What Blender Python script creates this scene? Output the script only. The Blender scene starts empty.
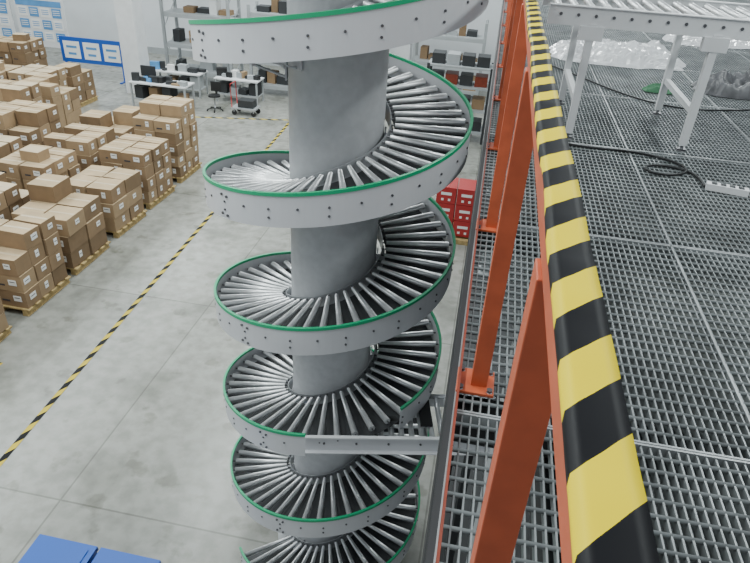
import bpy, math, random
from mathutils import Vector, Matrix, noise
random.seed(7)
PI=math.pi
H=6.2          # camera height above the ground floor
MZ=4.75        # mezzanine deck level
CX,CY,R=-1.075,4.49,0.990
COL=bpy.context.scene.collection

# ---------------------------------------------------------------- materials
def mat(name,col,rough=.5,metal=0,nscale=0,namt=.0,bump=0,spec=.5,col2=None,detail=4,trans=0):
    m=bpy.data.materials.new(name); m.use_nodes=True
    nt=m.node_tree; b=nt.nodes['Principled BSDF']
    b.inputs['Base Color'].default_value=(*col,1); b.inputs['Roughness'].default_value=rough
    b.inputs['Metallic'].default_value=metal; b.inputs['Specular IOR Level'].default_value=spec
    if trans: b.inputs['Transmission Weight'].default_value=trans
    if nscale:
        tc=nt.nodes.new('ShaderNodeTexCoord'); n=nt.nodes.new('ShaderNodeTexNoise')
        n.inputs['Scale'].default_value=nscale; n.inputs['Detail'].default_value=detail
        nt.links.new(tc.outputs['Object'],n.inputs['Vector'])
        r=nt.nodes.new('ShaderNodeValToRGB')
        c2=col2 or tuple(max(0,c*(1-namt)) for c in col)
        r.color_ramp.elements[0].position=.35; r.color_ramp.elements[1].position=.65
        r.color_ramp.elements[0].color=(*c2,1); r.color_ramp.elements[1].color=(*col,1)
        nt.links.new(n.outputs['Fac'],r.inputs['Fac']); nt.links.new(r.outputs['Color'],b.inputs['Base Color'])
        if bump:
            bp=nt.nodes.new('ShaderNodeBump'); bp.inputs['Strength'].default_value=bump; bp.inputs['Distance'].default_value=.02
            nt.links.new(n.outputs['Fac'],bp.inputs['Height']); nt.links.new(bp.outputs['Normal'],b.inputs['Normal'])
    return m
M_col=mat('column_paint',(.53,.54,.56),.5,0,14,.10,detail=8)
M_band=mat('guard_paint',(.64,.645,.67),.4,0,2.5,.08)
M_bandin=mat('inner_guard_steel',(.50,.51,.53),.35,.3,6,.15)
M_green=mat('green_edge_trim',(.01,.36,.16),.45)
M_roll=mat('roller_zinc',(.88,.89,.90),.36,.72,9,.08)
M_bolt=mat('bolt_steel',(.16,.16,.17),.4,.8)
M_steel=mat('galv_steel',(.42,.43,.45),.4,.7,8,.25)
M_dark=mat('dark_steel',(.035,.037,.04),.55,.2)
M_gapshade=mat('roller_gap_shade',(.075,.078,.082),.6,.2,6,.3)  # dark colour standing in for shade between the rollers
M_orange=mat('orange_paint',(.58,.115,.045),.42,0,12,.18)
M_orangeD=mat('orange_paint_dark',(.22,.035,.015),.5,0,12,.2)
M_grate=mat('grating_galv',(.30,.32,.325),.38,.45,5,.35)
M_gratef=mat('grating_frame',(.42,.44,.45),.4,.45,5,.3)
M_white=mat('white_paint',(.72,.73,.74),.5,0,4,.08)
M_grey=mat('grey_paint',(.36,.38,.39),.5,0,4,.1)
M_wood=mat('pallet_wood',(.46,.33,.14),.8,0,14,.3)
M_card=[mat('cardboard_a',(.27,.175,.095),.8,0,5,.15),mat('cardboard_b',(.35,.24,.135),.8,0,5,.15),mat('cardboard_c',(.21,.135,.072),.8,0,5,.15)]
M_cardtop=mat('cardboard_top_lit',(.50,.37,.22),.8,0,2,.25)  # top light painted in: lighter than the cardboard on the sides
M_cardtop2=mat('cardboard_top_lit_pale',(.60,.48,.32),.8,0,2,.2)  # paler variant of the lit carton top, light put into the colour
M_tape=mat('packing_tape',(.52,.42,.28),.35)
M_label=mat('paper_label',(.8,.8,.78),.6)
M_print=mat('label_print',(.04,.04,.05),.7)
M_blue=mat('blue_plastic',(.01,.09,.42),.4)
M_blueb=mat('blue_board',(.10,.30,.60),.5,0,3,.2)
M_red=mat('red_print',(.40,.025,.025),.5)
M_black=mat('black_rubber',(.012,.012,.013),.5)
M_plastic=mat('white_plastic_sheet',(.85,.86,.88),.18,0,6,.10,trans=.25)
M_wall=mat('wall_paint',(.66,.68,.70),.8,0,1.2,.06)
M_undershade=mat('under_deck_shade',(.05,.052,.055),.7,0,2,.3)  # near-black colour standing in for shade below the deck

def hazard(name,period,slope=1.0,axis='Y',other='X',rough=.3,yel=(.88,.68,.0)):
    m=bpy.data.materials.new(name); m.use_nodes=True; nt=m.node_tree; b=nt.nodes['Principled BSDF']
    tc=nt.nodes.new('ShaderNodeTexCoord'); s=nt.nodes.new('ShaderNodeSeparateXYZ'); nt.links.new(tc.outputs['Object'],s.inputs[0])
    mu=nt.nodes.new('ShaderNodeMath'); mu.operation='MULTIPLY'; mu.inputs[1].default_value=slope; nt.links.new(s.outputs[other],mu.inputs[0])
    su=nt.nodes.new('ShaderNodeMath'); su.operation='SUBTRACT'; nt.links.new(s.outputs[axis],su.inputs[0]); nt.links.new(mu.outputs[0],su.inputs[1])
    ad=nt.nodes.new('ShaderNodeMath'); ad.operation='ADD'; ad.inputs[1].default_value=100.03; nt.links.new(su.outputs[0],ad.inputs[0])
    mo=nt.nodes.new('ShaderNodeMath'); mo.operation='MODULO'; mo.inputs[1].default_value=period; nt.links.new(ad.outputs[0],mo.inputs[0])
    gt=nt.nodes.new('ShaderNodeMath'); gt.operation='GREATER_THAN'; gt.inputs[1].default_value=period/2; nt.links.new(mo.outputs[0],gt.inputs[0])
    mx=nt.nodes.new('ShaderNodeMix'); mx.data_type='RGBA'; nt.links.new(gt.outputs[0],mx.inputs[0])
    mx.inputs[6].default_value=(.008,.008,.010,1); mx.inputs[7].default_value=(*yel,1)
    nt.links.new(mx.outputs[2],b.inputs['Base Color']); b.inputs['Roughness'].default_value=rough; b.inputs['Specular IOR Level'].default_value=.15
    return m
M_haz=hazard('hazard_tape_stripes',.125,1.05,rough=.45)
M_hazf=hazard('floor_tape_stripes',.34,1.5,rough=.5,yel=(.55,.42,.05))

def floor_mat():
    m=bpy.data.materials.new('concrete_floor'); m.use_nodes=True; nt=m.node_tree; b=nt.nodes['Principled BSDF']
    tc=nt.nodes.new('ShaderNodeTexCoord')
    def nz(sc,det,c0,c1,p0,p1,off=0):
        n=nt.nodes.new('ShaderNodeTexNoise'); n.inputs['Scale'].default_value=sc; n.inputs['Detail'].default_value=det
        mp=nt.nodes.new('ShaderNodeMapping'); mp.inputs['Location'].default_value=(off,off*.7,0)
        nt.links.new(tc.outputs['Object'],mp.inputs[0]); nt.links.new(mp.outputs[0],n.inputs['Vector'])
        r=nt.nodes.new('ShaderNodeValToRGB'); r.color_ramp.elements[0].position=p0; r.color_ramp.elements[1].position=p1
        r.color_ramp.elements[0].color=(*c0,1); r.color_ramp.elements[1].color=(*c1,1); nt.links.new(n.outputs['Fac'],r.inputs['Fac']); return r
    def mul(x,y):
        m1=nt.nodes.new('ShaderNodeMix'); m1.data_type='RGBA'; m1.blend_type='MULTIPLY'; m1.inputs[0].default_value=1
        nt.links.new(x,m1.inputs[6]); nt.links.new(y,m1.inputs[7]); return m1.outputs[2]
    a=nz(.35,6,(.27,.272,.245),(.385,.385,.352),.3,.7)
    c=nz(5,8,(.76,.76,.75),(1,1,1),.35,.6)
    d=nz(.9,4,(.66,.66,.63),(1,1,1),.30,.45)
    e=nz(2.2,9,(.72,.71,.68),(1,1,1),.34,.40,13)
    br=nt.nodes.new('ShaderNodeTexBrick'); br.inputs['Scale'].default_value=1; br.offset=0
    br.inputs['Brick Width'].default_value=4.2; br.inputs['Row Height'].default_value=4.2; br.inputs['Mortar Size'].default_value=.012
    br.inputs['Color1'].default_value=(1,1,1,1); br.inputs['Color2'].default_value=(.90,.90,.90,1); br.inputs['Mortar'].default_value=(.6,.6,.58,1)
    nt.links.new(tc.outputs['Object'],br.inputs['Vector'])
    o=mul(mul(mul(mul(a.outputs[0],c.outputs[0]),d.outputs[0]),e.outputs[0]),br.outputs['Color'])
    nt.links.new(o,b.inputs['Base Color']); b.inputs['Roughness'].default_value=.26
    return m
M_floor=floor_mat()

# ---------------------------------------------------------------- mesh builder
class MB:
    def __init__(s): s.v=[];s.f=[];s.m=[];s.mats=[];s.sm=[]
    def mi(s,m):
        if m not in s.mats: s.mats.append(m)
        return s.mats.index(m)
    def box(s,c,d,m,rz=0,top=None,rot=None):
        b=len(s.v); X=Matrix.Rotation(rz,3,'Z') if rot is None else rot
        for sx in(-.5,.5):
            for sy in(-.5,.5):
                for sz in(-.5,.5):
                    s.v.append(tuple(Vector(c)+X@Vector((sx*d[0],sy*d[1],sz*d[2]))))
        F=[(0,1,3,2),(4,6,7,5),(0,4,5,1),(2,3,7,6),(0,2,6,4),(1,5,7,3)]
        for i,f in enumerate(F):
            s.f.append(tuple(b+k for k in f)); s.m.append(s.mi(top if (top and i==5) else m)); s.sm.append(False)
    def beam(s,p0,p1,w,h,m):
        p0=Vector(p0);p1=Vector(p1);d=p1-p0;L=d.length;x=d.normalized()
        up=Vector((0,0,1)) if abs(x.z)<.95 else Vector((0,1,0))
        y=up.cross(x).normalized(); z=x.cross(y)
        s.box((p0+p1)/2,(L,w,h),m,rot=Matrix((x,y,z)).transposed())
    def cyl(s,p0,p1,r,m,n=12,r1=None):
        p0=Vector(p0);p1=Vector(p1);d=(p1-p0).normalized(); r1=r if r1 is None else r1
        up=Vector((0,0,1)) if abs(d.z)<.95 else Vector((1,0,0))
        u=d.cross(up).normalized();w=d.cross(u); b=len(s.v)
        for i in range(n):
            a=2*PI*i/n; o=u*math.cos(a)+w*math.sin(a)
            s.v.append(tuple(p0+o*r)); s.v.append(tuple(p1+o*r1))
        k=s.mi(m)
        for i in range(n):
            j=(i+1)%n; s.f.append((b+2*i,b+2*j,b+2*j+1,b+2*i+1)); s.m.append(k); s.sm.append(True)
        s.f.append(tuple(b+2*i for i in range(n))); s.m.append(k); s.sm.append(False)
        s.f.append(tuple(b+2*i+1 for i in reversed(range(n)))); s.m.append(k); s.sm.append(False)
    def tube(s,pts,r,m,n=8):
        for a,b in zip(pts,pts[1:]): s.cyl(a,b,r,m,n)
    def grid(s,P,m,smooth=True):
        b=len(s.v); nr=len(P); nc=len(P[0])
        for row in P: s.v+= [tuple(p) for p in row]
        k=s.mi(m)
        for i in range(nr-1):
            for j in range(nc-1):
                s.f.append((b+i*nc+j,b+i*nc+j+1,b+(i+1)*nc+j+1,b+(i+1)*nc+j)); s.m.append(k); s.sm.append(smooth)
    def build(s,name,parent=None,bevel=0,recenter=True):
        me=bpy.data.meshes.new(name)
        off=Vector((0,0,0))
        if recenter and parent is None:
            xs=[v[0] for v in s.v];ys=[v[1] for v in s.v];zs=[v[2] for v in s.v]
            off=Vector(((min(xs)+max(xs))/2,(min(ys)+max(ys))/2,min(zs)))
        me.from_pydata([tuple(Vector(v)-off) for v in s.v],[],s.f)
        for m in s.mats: me.materials.append(m)
        me.polygons.foreach_set('material_index',s.m); me.polygons.foreach_set('use_smooth',s.sm); me.update()
        o=bpy.data.objects.new(name,me); COL.objects.link(o); o.location=off
        if parent: o.parent=parent
        if bevel:
            bv=o.modifiers.new('bevel','BEVEL'); bv.width=bevel; bv.segments=2; bv.limit_method='ANGLE'
        return o
def empty(name):
    o=bpy.data.objects.new(name,None); COL.objects.link(o); return o

# ---------------------------------------------------------------- spiral conveyor
sp=empty('spiral_conveyor')
PITCH=1.04; A0=1.5*PI
def zt(a): return (H-.58)-5*PITCH+PITCH*(a-A0)/(2*PI)   # z of guard top at angle a
a_start=A0-.30*PI; a_end=A0+2*PI*6.35
aM=A0+4*PI+.04; aN=aM+.82     # opening where the straight lane leaves
def sweep(prof,m,a0,a1,name,step=5,smooth=True):
    b=MB(); n=int((a1-a0)/math.radians(step)); k=b.mi(m); np_=len(prof)
    for i in range(n+1):
        a=a0+(a1-a0)*i/n; c,s_=math.cos(a),math.sin(a)
        for r,dz in prof: b.v.append((CX+r*c,CY+r*s_,zt(a)+dz))
        if i:
            for j in range(np_):
                q=(j+1)%np_; b.f.append(((i-1)*np_+j,(i-1)*np_+q,i*np_+q,i*np_+j)); b.m.append(k); b.sm.append(False)
    b.f.append(tuple(range(np_))); b.m.append(k); b.sm.append(False)
    b.f.append(tuple(n*np_+j for j in reversed(range(np_)))); b.m.append(k); b.sm.append(False)
    return b.build(name,sp)
BH=.235
for (p,q) in((a_start,aM),(aN,a_end)):
    sweep([(R-.006,0),(R,0),(R,-BH),(R-.03,-BH),(R-.03,-BH+.005),(R-.006,-BH+.005)],M_band,p,q,'outer_guard',3)
    sweep([(R-.013,.010),(R+.007,.010),(R+.007,-.014),(R-.013,-.014)],M_green,p,q,'green_edge_trim',3)
RI=.40
sweep([(RI,-.075),(RI+.005,-.075),(RI+.005,-.20),(RI+.03,-.20),(RI+.03,-.205),(RI,-.205)],M_bandin,a_start,a_end,'inner_guard',5)
sweep([(RI+.032,-.170),(R-.032,-.170),(R-.032,-.176),(RI+.032,-.176)],M_gapshade,a_start,a_end,'roller_gap_shade',5)  # added dark sheet, makes the roller gaps read as shaded
b=MB(); NR=42; n=int((a_end-a_start)/(2*PI)*NR)
for i in range(n):
    a=a_start+.05+i*2*PI/NR
    if a>a_end-.05: break
    c,s_=math.cos(a),math.sin(a); z=zt(a)-.095
    def P(r,dz=0): return (CX+r*c,CY+r*s_,z+dz)
    b.cyl(P(RI+.035),P(R-.035),.0165,M_roll,16,r1=.0275)
    b.cyl(P(RI+.006),P(R-.007),.007,M_bolt,6)
b.build('rollers',sp)
b=MB(); k=0; a=a_start+.05
while a<a_end-.05:
    c,s_=math.cos(a),math.sin(a)
    zz=zt(a)
    if not(aM<a<aN):
        for dz in ([-.105] if k%2 else [-.105,-.165]):
            b.cyl((CX+(R-.001)*c,CY+(R-.001)*s_,zz+dz),(CX+(R+.007)*c,CY+(R+.007)*s_,zz+dz),.0085,M_bolt,8)
        if k%15==4:
            for dz in(-.06,-.2):
                for da in(-.03,.03):
                    c2,s2=math.cos(a+da),math.sin(a+da)
                    b.cyl((CX+(R-.001)*c2,CY+(R-.001)*s2,zz+dz),(CX+(R+.010)*c2,CY+(R+.010)*s2,zz+dz),.010,M_bolt,8)
    a+=2*PI/46*1.5; k+=1
b.build('guard_bolts',sp)
b=MB(); a=a_start+.3
while a<a_end-.1:
    c,s_=math.cos(a),math.sin(a); z=zt(a)-.205
    b.beam((CX+.34*c,CY+.34*s_,z),(CX+(R-.01)*c,CY+(R-.01)*s_,z),.04,.05,M_band)
    b.beam((CX+.34*c,CY+.34*s_,z-.14),(CX+.72*c,CY+.72*s_,z-.02),.03,.012,M_band)
    b.box((CX+.365*c,CY+.365*s_,z-.04),(.012,.12,.2),M_band,rz=a)
    a+=2*PI/8
b.build('support_arms',sp)
b=MB()
b.cyl((CX,CY,.02),(CX,CY,7.9),.355,M_col,72)
for z in(2.85,5.75): b.cyl((CX,CY,z),(CX,CY,z+.012),.357,M_band,72)
b.cyl((CX,CY,0),(CX,CY,.03),.55,M_col,48)
for i in range(10):
    t=i*2*PI/10; b.cyl((CX+.47*math.cos(t),CY+.47*math.sin(t),.03),(CX+.47*math.cos(t),CY+.47*math.sin(t),.07),.02,M_bolt,8)
for i in range(6):
    t=i*PI/3; b.box((CX+.43*math.cos(t),CY+.43*math.sin(t),.13),(.16,.012,.2),M_col,rz=t)
b.cyl((CX,CY,7.9),(CX,CY,7.93),.40,M_col,48)
b.build('column',sp)
# straight lane leaving the spiral and running under the deck
b=MB(); zs=zt(aM); al=math.radians(13)
O=Vector((CX+R*math.cos(aM),CY+R*math.sin(aM),0)); ux=Vector((math.cos(al),math.sin(al),0)); uy=Vector((-math.sin(al),math.cos(al),0))
def L(u,v,z): p=O+ux*u+uy*v; return (p.x,p.y,z)
def lb(u,v,z,d,m): b.box(L(u,v,z),d,m,rz=al)
lb(.80,0,zs-.08,(1.6,.008,.16),M_band); lb(.80,-.012,zs-.005,(1.6,.03,.012),M_white); lb(.80,-.02,zs-.16,(1.6,.04,.008),M_band)
lb(1.30,.60,zs-.16,(.8,.035,.10),M_band); lb(1.30,.60,zs-.105,(.8,.05,.01),M_steel)
for i in range(12): b.cyl(L(.62+i*.085,.01,zs-.125),L(.62+i*.085,.58,zs-.125),.024,M_roll,12)
lb(.72,.24,zs-.055,(.16,.05,.05),M_black); lb(1.0,.34,zs-.06,(.10,.30,.03),M_black); lb(.86,.42,zs-.06,(.20,.08,.06),M_dark)
for k in range(6): b.cyl(L(.15+k*.26,-.013,zs-.08),L(.15+k*.26,.004,zs-.08),.009,M_bolt,8)
for v in(.02,.60):
    lb(1.35,v,(zs-.2)/2,(.06,.06,zs-.2),M_dark); lb(1.35,v,.01,(.17,.17,.02),M_dark)
lb(1.35,.3,zs-.22,(.05,.6,.05),M_dark)
b.build('straight_outfeed',sp)

# ---------------------------------------------------------------- mezzanine deck
mz=empty('mezzanine_deck')
X0,X1,Y0,Y1=.04,9.0,-1.4,19.0
b=MB(); x=X0+.03
while x<X1:
    b.box((x,(Y0+Y1)/2,MZ-.020),(.0055,Y1-Y0,.038),M_grate); x+=.0285
y=Y0+.05
while y<Y1:
    b.cyl((X0,y,MZ-.006),(X1,y,MZ-.006),.0075,M_grate,6); y+=.058
b.build('grating_bars',mz)
b=MB(); y=Y0
while y<Y1+.01:
    b.box(((X0+X1)/2,y-.006,MZ-.016),(X1-X0,.008,.038),M_gratef); b.box(((X0+X1)/2,y+.006,MZ-.016),(X1-X0,.008,.038),M_gratef); y+=1.5
x=X0
while x<X1+.01:
    b.box((x,(Y0+Y1)/2,MZ-.016),(.008,Y1-Y0,.038),M_gratef); x+=.99
b.build('grating_frames',mz)
b=MB()
y=Y0+.1
while y<Y1:
    b.box(((X0+X1)/2,y,MZ-.12),(X1-X0,.07,.16),M_dark); y+=1.5
for x in(.45,3.4,6.3,8.8):
    b.box((x,(Y0+Y1)/2,MZ-.36),(.14,Y1-Y0,.30),M_dark)
    for y in(-1,3.0,7,11,15,18.6):
        b.box((x,y,(MZ-.51)/2),(.2,.2,MZ-.51),M_grey); b.box((x,y,.01),(.34,.34,.02),M_grey)
b.build('deck_beams',mz)
b=MB()
b.box((.03,(Y0+Y1)/2,MZ-.12),(.03,Y1-Y0,.24),M_dark)
b.box((.045,(Y0+Y1)/2,MZ+.015),(.008,Y1-Y0,.06),M_orangeD)
b.tube([(.018,Y0,MZ-.03),(.018,Y1,MZ-.03)],.012,M_black); b.tube([(.018,Y0,MZ-.09),(.018,Y1,MZ-.09)],.010,M_black)
b.build('edge_channel',mz)
b=MB(); b.box((4.6,8.8,.006),(8.8,20.4,.012),M_undershade); b.build('under_deck_shade_sheet')  # added dark sheet on the floor, imitates shade seen through the grating

# ---------------------------------------------------------------- guardrail
gr=empty('guardrail')
RX=.114; RT=H-.325   # top of rail
b=MB()
b.box((RX,(Y0+Y1)/2,RT-.0225),(.044,Y1-Y0,.045),M_orange)
b.build('top_rail',gr,.003)
for i,y in enumerate((-.72,.68,1.76,3.04,4.32,5.6,6.9,8.2,9.5,10.8,12.1,13.4,14.7,16,17.3,18.6)):
    b=MB()
    b.box((RX,y,(MZ+RT-.045)/2+.004),(.056,.055,RT-.045-MZ-.008),M_orange)
    b.box((RX-.012,y,MZ+.006),(.13,.13,.012),M_orange)
    for dx in(-.05,.05):
        for dy in(-.05,.05): b.cyl((RX-.012+dx,y+dy,MZ+.012),(RX-.012+dx,y+dy,MZ+.024),.009,M_bolt,6)
    b.build('post_%d'%(i+1),gr,.002)
b=MB(); P=[]
n=520
for i in range(n+1):
    y=-.3+i*(8.3/n); row=[]
    wv=.0035*noise.noise(Vector((y*6,0,0)))+.002*noise.noise(Vector((y*18,3,0)))
    sh=.004*noise.noise(Vector((y*3,9,0)))
    for dx,dz in((-.0228,-.012),(-.0235,.0015),(-.012,.0035),(0,.003),(.012,.0035),(.0240,.002),(.0262,-.006),(.0265,-.020)):
        row.append((RX+dx+sh,y,RT+dz+abs(wv)))
    P.append(row)
b.grid(P,M_haz); o=b.build('hazard_tape',gr)

# ---------------------------------------------------------------- table / roller frame on the deck
tb=MB(); TX0,TX1,TY0,TY1=.32,4.2,4.73,5.66; TH=MZ+.89
for y in(TY0,TY1):
    tb.box(((TX0+TX1)/2,y,TH-.06),(TX1-TX0,.035,.12),M_white)
    tb.box(((TX0+TX1)/2,y,TH+.003),(TX1-TX0,.06,.006),M_white)
    x=TX0+.08
    while x<TX1: 
        tb.cyl((x,y-.024,TH-.05),(x,y+.024,TH-.05),.011,M_bolt,8); x+=.115
x=TX0+.08
while x<TX1: tb.cyl((x,TY0+.01,TH-.035),(x,TY1-.01,TH-.035),.022,M_roll,10); x+=.115
for x in(.62,1.42,2.6,3.9):
    for y in(TY0,TY1):
        tb.box((x,y,(MZ+TH-.1)/2+.02),(.05,.05,.89-.1-.04),M_white)
        tb.box((x,y,TH-.16),(.16,.06,.09),M_white)
        tb.cyl((x,y,MZ+.01),(x,y,MZ+.06),.012,M_bolt,8); tb.cyl((x,y,MZ),(x,y,MZ+.015),.035,M_bolt,14)
    tb.box((x,(TY0+TY1)/2,MZ+.28),(.04,TY1-TY0,.04),M_white)
    tb.box((x,(TY0+TY1)/2,TH-.14),(.04,TY1-TY0,.04),M_white)
tb.build('roller_conveyor_table')

def crumple(name,cx,cy,z,sx,sy,h,m,seed,rz=0,fr=1.5,smooth=False,n=44):
    b=MB(); P=[]
    for i in range(n+1):
        row=[]
        for j in range(n+1):
            u=i/n*2-1;v=j/n*2-1; e=max(0,1-max(abs(u),abs(v))**4)
            q=Vector((u*fr+seed,v*fr,seed)); d=.35+.5*noise.noise(q)+.45*(.5-abs(noise.noise(q*2.3+Vector((5,0,0)))))*1.0+.22*(.4-abs(noise.noise(q*5)))
            rr=1-.22*abs(noise.noise(Vector((math.atan2(v,u)*1.5,seed,1))))-.16*(abs(u*v))
            x=u*sx/2*rr;y=v*sy/2*rr
            row.append((cx+x*math.cos(rz)-y*math.sin(rz),cy+x*math.sin(rz)+y*math.cos(rz),z+.006+max(0,h*d*e)))
        P.append(row)
    b.grid(P,m,smooth); return b.build(name)
crumple('plastic_sheet',1.35,7.9,MZ,1.6,1.0,.26,M_plastic,3,fr=2.2)
crumple('plastic_sheet',2.9,9.6,MZ,1.5,.7,.20,M_plastic,9,.3)
crumple('dark_bag',2.3,6.75,MZ,.75,.55,.24,mat('grey_bag',(.13,.13,.14),.4,0,6,.5),5,smooth=True)
crumple('green_rag',1.6,6.5,MZ,.35,.22,.08,mat('green_cloth',(.05,.16,.08),.8),12,smooth=True)

def cable(name,pts,r,m):
    cu=bpy.data.curves.new(name,'CURVE'); cu.dimensions='3D'; cu.bevel_depth=r; cu.bevel_resolution=3
    s_=cu.splines.new('NURBS'); s_.points.add(len(pts)-1); s_.order_u=4; s_.use_endpoint_u=True
    for i,p in enumerate(pts): s_.points[i].co=(*p,1)
    cu.materials.append(m); o=bpy.data.objects.new(name,cu); COL.objects.link(o); return o
zc=MZ+.010
cable('power_cable',[(.40,4.60,zc),(.70,4.50,zc),(.95,4.56,zc),(1.25,4.50,zc),(1.42,4.30,zc),(1.25,4.12,zc),(1.05,4.16,zc),(1.12,4.34,zc),(1.40,4.30,zc),(1.42,4.12,zc),(1.41,4.01,zc)],.0085,M_black)
cable('power_cable',[(2.5,6.2,zc),(2.0,5.95,zc),(1.6,5.8,zc),(1.1,6.3,zc),(.8,6.9,zc),(.5,7.3,zc)],.007,M_black)
b=MB()
b.box((1.53,3.98,MZ+.022),(.24,.06,.04),M_white,rz=-.2)
for i in range(4): b.box((1.455+i*.05,3.995-i*.0102,MZ+.0435),(.030,.034,.004),M_dark,rz=-.2)
b.build('power_strip')
b=MB()
for i in range(3): b.box((3.35,7.9,MZ+.03+.05*i),(.7,.2,.045),M_orange,rz=.05*i)
b.build('orange_steel_bars')

# ---------------------------------------------------------------- room shell
def plane(name,vs,m):
    me=bpy.data.meshes.new(name); me.from_pydata(vs,[],[(0,1,2,3)]); me.materials.append(m); o=bpy.data.objects.new(name,me); COL.objects.link(o); return o
XL,XR,YB,YF,ZC=-26,12,25.5,-4,9.0
plane('floor',[(XL,YF,0),(XR,YF,0),(XR,YB,0),(XL,YB,0)],M_floor)
b=MB(); b.box(((XL+XR)/2,YB+.1,ZC/2),(XR-XL,.2,ZC),M_wall); b.build('wall_back')
b=MB(); b.box((XL-.1,(YF+YB)/2,ZC/2),(.2,YB-YF,ZC),M_wall); b.build('wall_left')
b=MB(); b.box((XR+.1,(YF+YB)/2,ZC/2),(.2,YB-YF,ZC),M_wall); b.build('wall_right')
b=MB(); b.box(((XL+XR)/2,YB-.03,.12),(XR-XL-.02,.03,.24),M_grey); b.build('baseboard_back')
b=MB(); b.box((-11.75,20.0,ZC/2),(.62,.6,ZC),M_white); b.build('building_pillar')
b=MB(); b.box((-3.4,24.2,ZC/2),(.7,.6,ZC),M_white); b.build('building_pillar')

def floor_line(p0,p1,w=.08):
    p0=Vector((*p0,0));p1=Vector((*p1,0)); d=(p1-p0); L=d.length; me=MB()
    me.v=[(-w/2,0,0.004),(w/2,0,0.004),(w/2,L,0.004),(-w/2,L,0.004)]; me.f=[(0,1,2,3)]; me.m=[me.mi(M_hazf)]; me.sm=[False]
    o=me.build('floor_marking_tape',recenter=False); o.location=p0; o.rotation_euler=(0,0,math.atan2(-d.x,d.y)); return o
floor_line((-5.18,3.6),(-5.98,18.8)); floor_line((-5.98,18.8),(-10.5,17.6)); floor_line((-6.55,4.2),(-6.5,6.2))

# ---------------------------------------------------------------- cartons on pallets
def pallet_stack(x,y,layers,missing=0,h=.30,nx=2,ny=3,rz=0.0,name='carton_pallet'):
    b=MB(); W,D=1.08,1.12
    Rm=Matrix.Rotation(rz,3,'Z')
    def bx(c,d,m,top=None,r=0):
        p=Rm@Vector((c[0],c[1],0)); b.box((x+p.x,y+p.y,c[2]),d,m,rz=rz+r,top=top)
    for i in range(6): bx((0,-D/2+.05+i*(D-.1)/5,.125),(W+.06,.11,.022),M_wood)
    for i in(-1,0,1):
        bx((i*W*.44,0,.07),(.09,D,.088),M_wood); bx((i*W*.44,0,.013),(.11,D,.022),M_wood)
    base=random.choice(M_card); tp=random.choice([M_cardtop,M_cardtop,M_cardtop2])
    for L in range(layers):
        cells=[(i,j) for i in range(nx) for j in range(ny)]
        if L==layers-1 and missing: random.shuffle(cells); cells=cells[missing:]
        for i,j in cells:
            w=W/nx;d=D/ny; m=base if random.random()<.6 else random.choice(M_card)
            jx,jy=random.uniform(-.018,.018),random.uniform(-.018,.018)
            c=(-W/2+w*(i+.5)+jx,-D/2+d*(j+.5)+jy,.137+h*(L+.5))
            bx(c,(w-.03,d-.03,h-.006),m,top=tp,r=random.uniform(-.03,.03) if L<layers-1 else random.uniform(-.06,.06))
            bx((c[0],c[1],c[2]+h/2-.0025),(w-.06,.05,.003),M_tape)
            lw,lh=random.choice([(.11,.09),(.14,.10),(.08,.12)]); oy=random.uniform(-.05,.07)
            if i==nx-1 and random.random()<.8:
                bx((c[0]+w/2-.010,c[1]+oy,c[2]+.02),(.006,lw,lh),M_label); bx((c[0]+w/2-.0065,c[1]+oy,c[2]+.025),(.002,lw*.7,.012),M_print)
            if j==0:
                if random.random()<.8: bx((c[0]+.10,c[1]-d/2+.010,c[2]+.02),(lw,.006,lh),M_label); bx((c[0]+.10,c[1]-d/2+.0065,c[2]+.035),(lw*.7,.002,.012),M_print)
                bx((c[0]-.12,c[1]-d/2+.011,c[2]-.04),(.14,.004,.03),M_print)
    if not missing and random.random()<.6:
        bx((random.uniform(-.2,.2),random.uniform(-.2,.2),.137+h*layers+.10),(.42,.32,.20),random.choice(M_card),top=M_cardtop2,r=random.uniform(-.5,.5))
    return b.build(name)
rows=[6.35,7.85,9.25,10.75,12.2,13.65,15.1,16.6,18.1,19.6]
cols=[-7.38,-8.72,-10.05,-11.45,-12.8,-14.15,-15.5,-16.9,-18.3]
for ci,x in enumerate(cols):
    for ri,y in enumerate(rows):
        if y>14.2 and x>-8: continue
        if y>16 and x>-12.5: continue
        if y>19 and x>-14.5: continue
        if x<-12 and y<9: continue
        if x<-15 and y<11.5: continue
        if random.random()<.12 and ci>0: continue
        lay=random.choice([3,4,4,5]) if ci else [4,4,4,3,4,6,5,5,4,4][ri]
        ox=-.02*(y-8)
        pallet_stack(x+ox,y+random.uniform(-.06,.06),lay,random.choice([0,0,1,2,3]),h=random.choice([.28,.30,.32]) if lay<6 else .27,rz=random.uniform(-.04,.04),nx=2,ny=random.choice([2,3,3]))

# red cartons beside the deck
b=MB()
for i in range(5): b.box((-.35,12.5-.5+i*.25,.05),(.9,.1,.1),M_wood)
for k in range(3):
    for i in range(2):
        b.box((-.55+i*.42,12.4,.29+.36*k),(.40,.6,.35),M_red)
        b.box((-.55+i*.42,12.098,.33+.36*k),(.22,.004,.06),M_label); b.box((-.62+i*.42,12.097,.2+.36*k),(.05,.004,.05),M_label); b.box((-.48+i*.42,12.097,.2+.36*k),(.05,.004,.05),M_label)
b.build('red_carton_stack')
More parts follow.
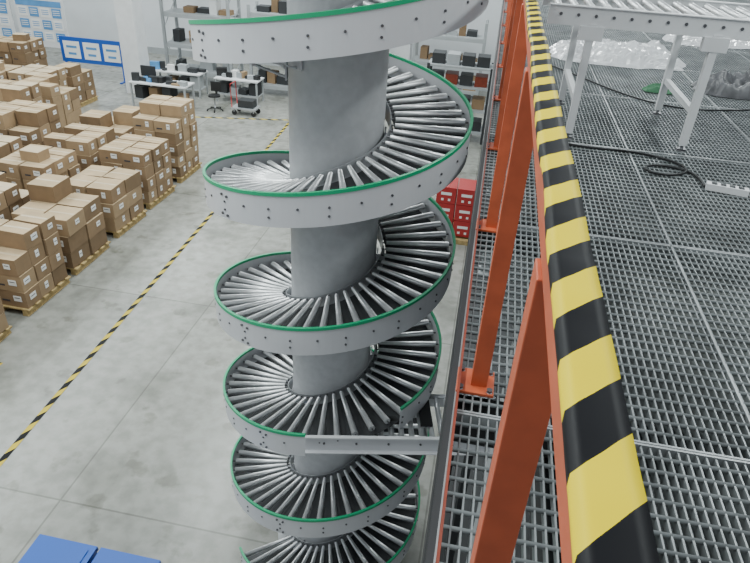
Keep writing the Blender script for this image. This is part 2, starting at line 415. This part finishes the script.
# blue crates (bottom left)
b=MB()
for ox in(0,.66):
    cx,cy=-3.42+ox,3.14
    for k in range(2):
        z=.0+.3*k
        b.box((cx,cy,z+.02),(.58,.42,.03),M_blue)
        for sx in(-1,1): b.box((cx+sx*.29,cy,z+.155),(.02,.44,.29),M_blue)
        for sy in(-1,1): b.box((cx,cy+sy*.21,z+.155),(.58,.02,.29),M_blue)
        b.box((cx,cy-.225,z+.28),(.62,.02,.03),M_blue); b.box((cx,cy+.225,z+.28),(.62,.02,.03),M_blue)
    b.box((cx,cy,.61),(.62,.46,.02),M_blue); b.box((cx,cy,.625),(.5,.34,.012),M_blue)
b.build('blue_plastic_crates')

# ---------------------------------------------------------------- far end: boards, racks, benches
def board(x,y,w,h,z,m):
    b=MB(); b.box((x,y,z),(w,.05,h),M_white)
    for i in(-1,1): b.box((x+i*(w/2-.06),y+.05,(z+h/2)/2),(.05,.05,z+h/2),M_grey); b.box((x+i*(w/2-.06),y+.05,.02),(.07,.6,.04),M_grey)
    b.box((x,y-.033,z+h*.40),(w*.92,.012,h*.12),M_blueb)
    nx=4
    for i in range(nx):
        for j in range(3):
            b.box((x-w*.46+w*.92*(i+.5)/nx,y-.033,z+h*.22-h*.25*j),(w*.92/nx*.8,.012,h*.19),m if (i+j)%2 else M_label)
            for q in range(3): b.box((x-w*.46+w*.92*(i+.5)/nx,y-.042,z+h*.27-h*.25*j-.07*q),(w*.92/nx*.6,.006,.022),M_blueb if (i+j)%2==0 else M_label)
    return b.build('notice_board')
board(-16.7,22.3,2.0,1.7,1.45,M_blueb); board(-19.0,22.3,2.2,1.7,1.45,M_blueb)
b=MB(); sx,sy=-13.9,20.9
b.box((sx,sy,.95),(2.4,.06,.85),M_blue)
for i in range(3): b.box((sx-.76+i*.76,sy-.035,.95),(.62,.012,.58),M_label); b.box((sx-.76+i*.76,sy-.043,1.05),(.4,.006,.08),M_blueb); b.box((sx-.76+i*.76,sy-.043,.82),(.3,.006,.08),M_blueb)
for i in(-1,1): b.box((sx+i*1.1,sy,.26),(.06,.06,.52),M_blue); b.box((sx+i*1.1,sy,.02),(.08,.6,.04),M_blue)
b.build('display_sign_stand')

def rack(x,y,w,d,levels,top,name='storage_rack',fill=.8):
    b=MB()
    for i in(-1,1):
        for j in(-1,1): b.box((x+i*w/2,y+j*d/2,top/2),(.09,.09,top),M_grey)
        for q in range(4):
            za=top*q/4+.1; b.beam((x+i*w/2,y-d/2,za),(x+i*w/2,y+d/2,za+top/4-.1),.03,.03,M_grey)
    for z in levels:
        for j in(-1,1): b.box((x,y+j*d/2,z),(w,.05,.12),M_grey)
        b.box((x,y,z+.07),(w,d,.02),M_grey)
        xx=x-w/2+.3
        while xx<x+w/2-.2:
            ww=random.uniform(.2,.5); hh=random.uniform(.15,.5)
            if random.random()<fill: b.box((xx+ww/2-.1,y+random.uniform(-.1,.1),z+.08+hh/2),(ww,.4,hh),random.choice(M_card+[M_white,M_dark,M_dark,M_grey,M_blueb]),top=None,rz=random.uniform(-.1,.1))
            xx+=ww+.05
    return b.build(name)
rack(-10.2,22.0,2.4,1.0,[.4,1.3,2.3,3.3],3.5,fill=.75)
rack(-7.1,21.6,2.1,.8,[.3,1.1,1.9,2.6],2.9,fill=.9)
rack(-4.9,23.0,1.8,.8,[.3,1.2,2.1],2.7,fill=.9)
rack(-1.6,23.5,2.4,.8,[.3,1.2,2.1],2.7)

def bench(x,y,w,d,mon=False):
    b=MB(); b.box((x,y,.76),(w,d,.04),M_white)
    for i in(-1,1):
        for j in(-1,1): b.box((x+i*(w/2-.05),y+j*(d/2-.05),.37),(.05,.05,.74),M_grey)
    b.box((x,y,.25),(w-.1,d-.1,.03),M_grey)
    if mon:
        b.box((x-w*.25,y+.12,.79),(.22,.18,.02),M_dark); b.box((x-w*.25,y+.12,.86),(.05,.05,.14),M_dark); b.box((x-w*.25,y+.12,1.05),(.5,.04,.32),M_dark)
    for q in range(9):
        ww,dd,hh=random.uniform(.08,.35),random.uniform(.08,.25),random.uniform(.04,.26)
        b.box((x-w*.42+w*.84*q/8,y+random.uniform(-.18,.12),.78+hh/2),(ww,dd,hh),random.choice([M_black,M_dark,M_grey,M_card[1],M_blueb,M_label,M_dark]),rz=random.uniform(-.5,.5))
    for q in range(4):
        hh=random.uniform(.15,.4); b.box((x-w*.35+w*.7*q/3,y+random.uniform(-.05,.05),.265+hh/2),(.3,.4,hh),random.choice([M_dark,M_card[0],M_card[2],M_grey]),rz=random.uniform(-.2,.2))
    return b.build('packing_bench')
bench(-10.2,18.7,1.9,.7,True); bench(-8.2,20.2,1.5,.7); bench(-10.4,20.3,1.8,.7); bench(-3.2,20.8,1.8,.8); bench(-5.6,20.4,1.4,.7)
b=MB(); x,y=-8.55,18.9
b.cyl((x,y,.45),(x,y,.5),.19,M_black,20); b.cyl((x,y,.08),(x,y,.45),.025,M_steel,10)
for i in range(5):
    t=i*2*PI/5; b.beam((x,y,.09),(x+.25*math.cos(t),y+.25*math.sin(t),.06),.03,.025,M_black); b.cyl((x+.25*math.cos(t),y+.25*math.sin(t),0),(x+.25*math.cos(t),y+.25*math.sin(t),.05),.025,M_black,8)
b.box((x,y+.18,.72),(.34,.04,.3),M_black); b.box((x,y+.17,.54),(.05,.03,.2),M_black); b.build('office_chair')
b=MB(); x,y=-7.5,18.9
b.box((x,y,.22),(.8,.5,.04),M_grey)
for i in(-1,1):
    for j in(-1,1): b.cyl((x+i*.32,y+j*.2-.015,.08),(x+i*.32,y+j*.2+.015,.08),.08,M_black,16); b.box((x+i*.32,y+j*.2,.16),(.04,.05,.1),M_steel)
b.tube([(x-.38,y-.22,.24),(x-.40,y-.22,.95),(x-.40,y+.22,.95),(x-.38,y+.22,.24)],.016,M_red)
b.box((x+.05,y,.36),(.5,.36,.22),M_dark)
b.build('hand_trolley')
b=MB(); x,y=-.9,19.0
for i in(-1,1):
    for j in(-1,1): b.box((x+i*.9,y+j*.4,1.1),(.08,.08,2.2),M_dark)
for z in(.3,.95,1.6,2.15):
    b.box((x,y,z),(1.85,.85,.05),M_grey)
    for k in range(4): b.box((x-.65+.43*k,y,z+.17),(.36,.5,.28),random.choice([M_dark,M_dark,M_card[0],M_orangeD,M_dark,M_grey]))
b.build('parts_rack')
crumple('plastic_sheet',-1.5,17.2,0,1.1,.8,.30,M_plastic,22)

# ---------------------------------------------------------------- lights
w=bpy.data.worlds.new('world'); bpy.context.scene.world=w; w.use_nodes=True
w.node_tree.nodes['Background'].inputs[0].default_value=(.82,.90,.96,1); w.node_tree.nodes['Background'].inputs[1].default_value=.46
def lamp(x,y,e,sx=.5,sy=7,z=8.7):
    l=bpy.data.lights.new('ceiling_light','AREA'); l.shape='RECTANGLE'; l.size=sx; l.size_y=sy; l.energy=e; l.color=(.92,1,.99)
    o=bpy.data.objects.new('ceiling_light',l); COL.objects.link(o); o.location=(x,y,z)
for x,e in((-18,430),(-12,430),(-6,440),(-2.2,340),(3.5,270)):
    for y in(3.5,13,21): lamp(x,y,e)

# ---------------------------------------------------------------- camera
cam=bpy.data.cameras.new('camera'); co=bpy.data.objects.new('camera',cam); COL.objects.link(co)
cam.sensor_width=36; cam.lens=630/750*36; cam.clip_start=0.02; cam.clip_end=200
M=Matrix.Rotation(math.radians(9),4,'Z')@Matrix.Rotation(math.radians(58.5),4,'X')@Matrix.Rotation(math.radians(3.7),4,'Z')
M.translation=(0,0,H); co.matrix_world=M
bpy.context.scene.camera=co
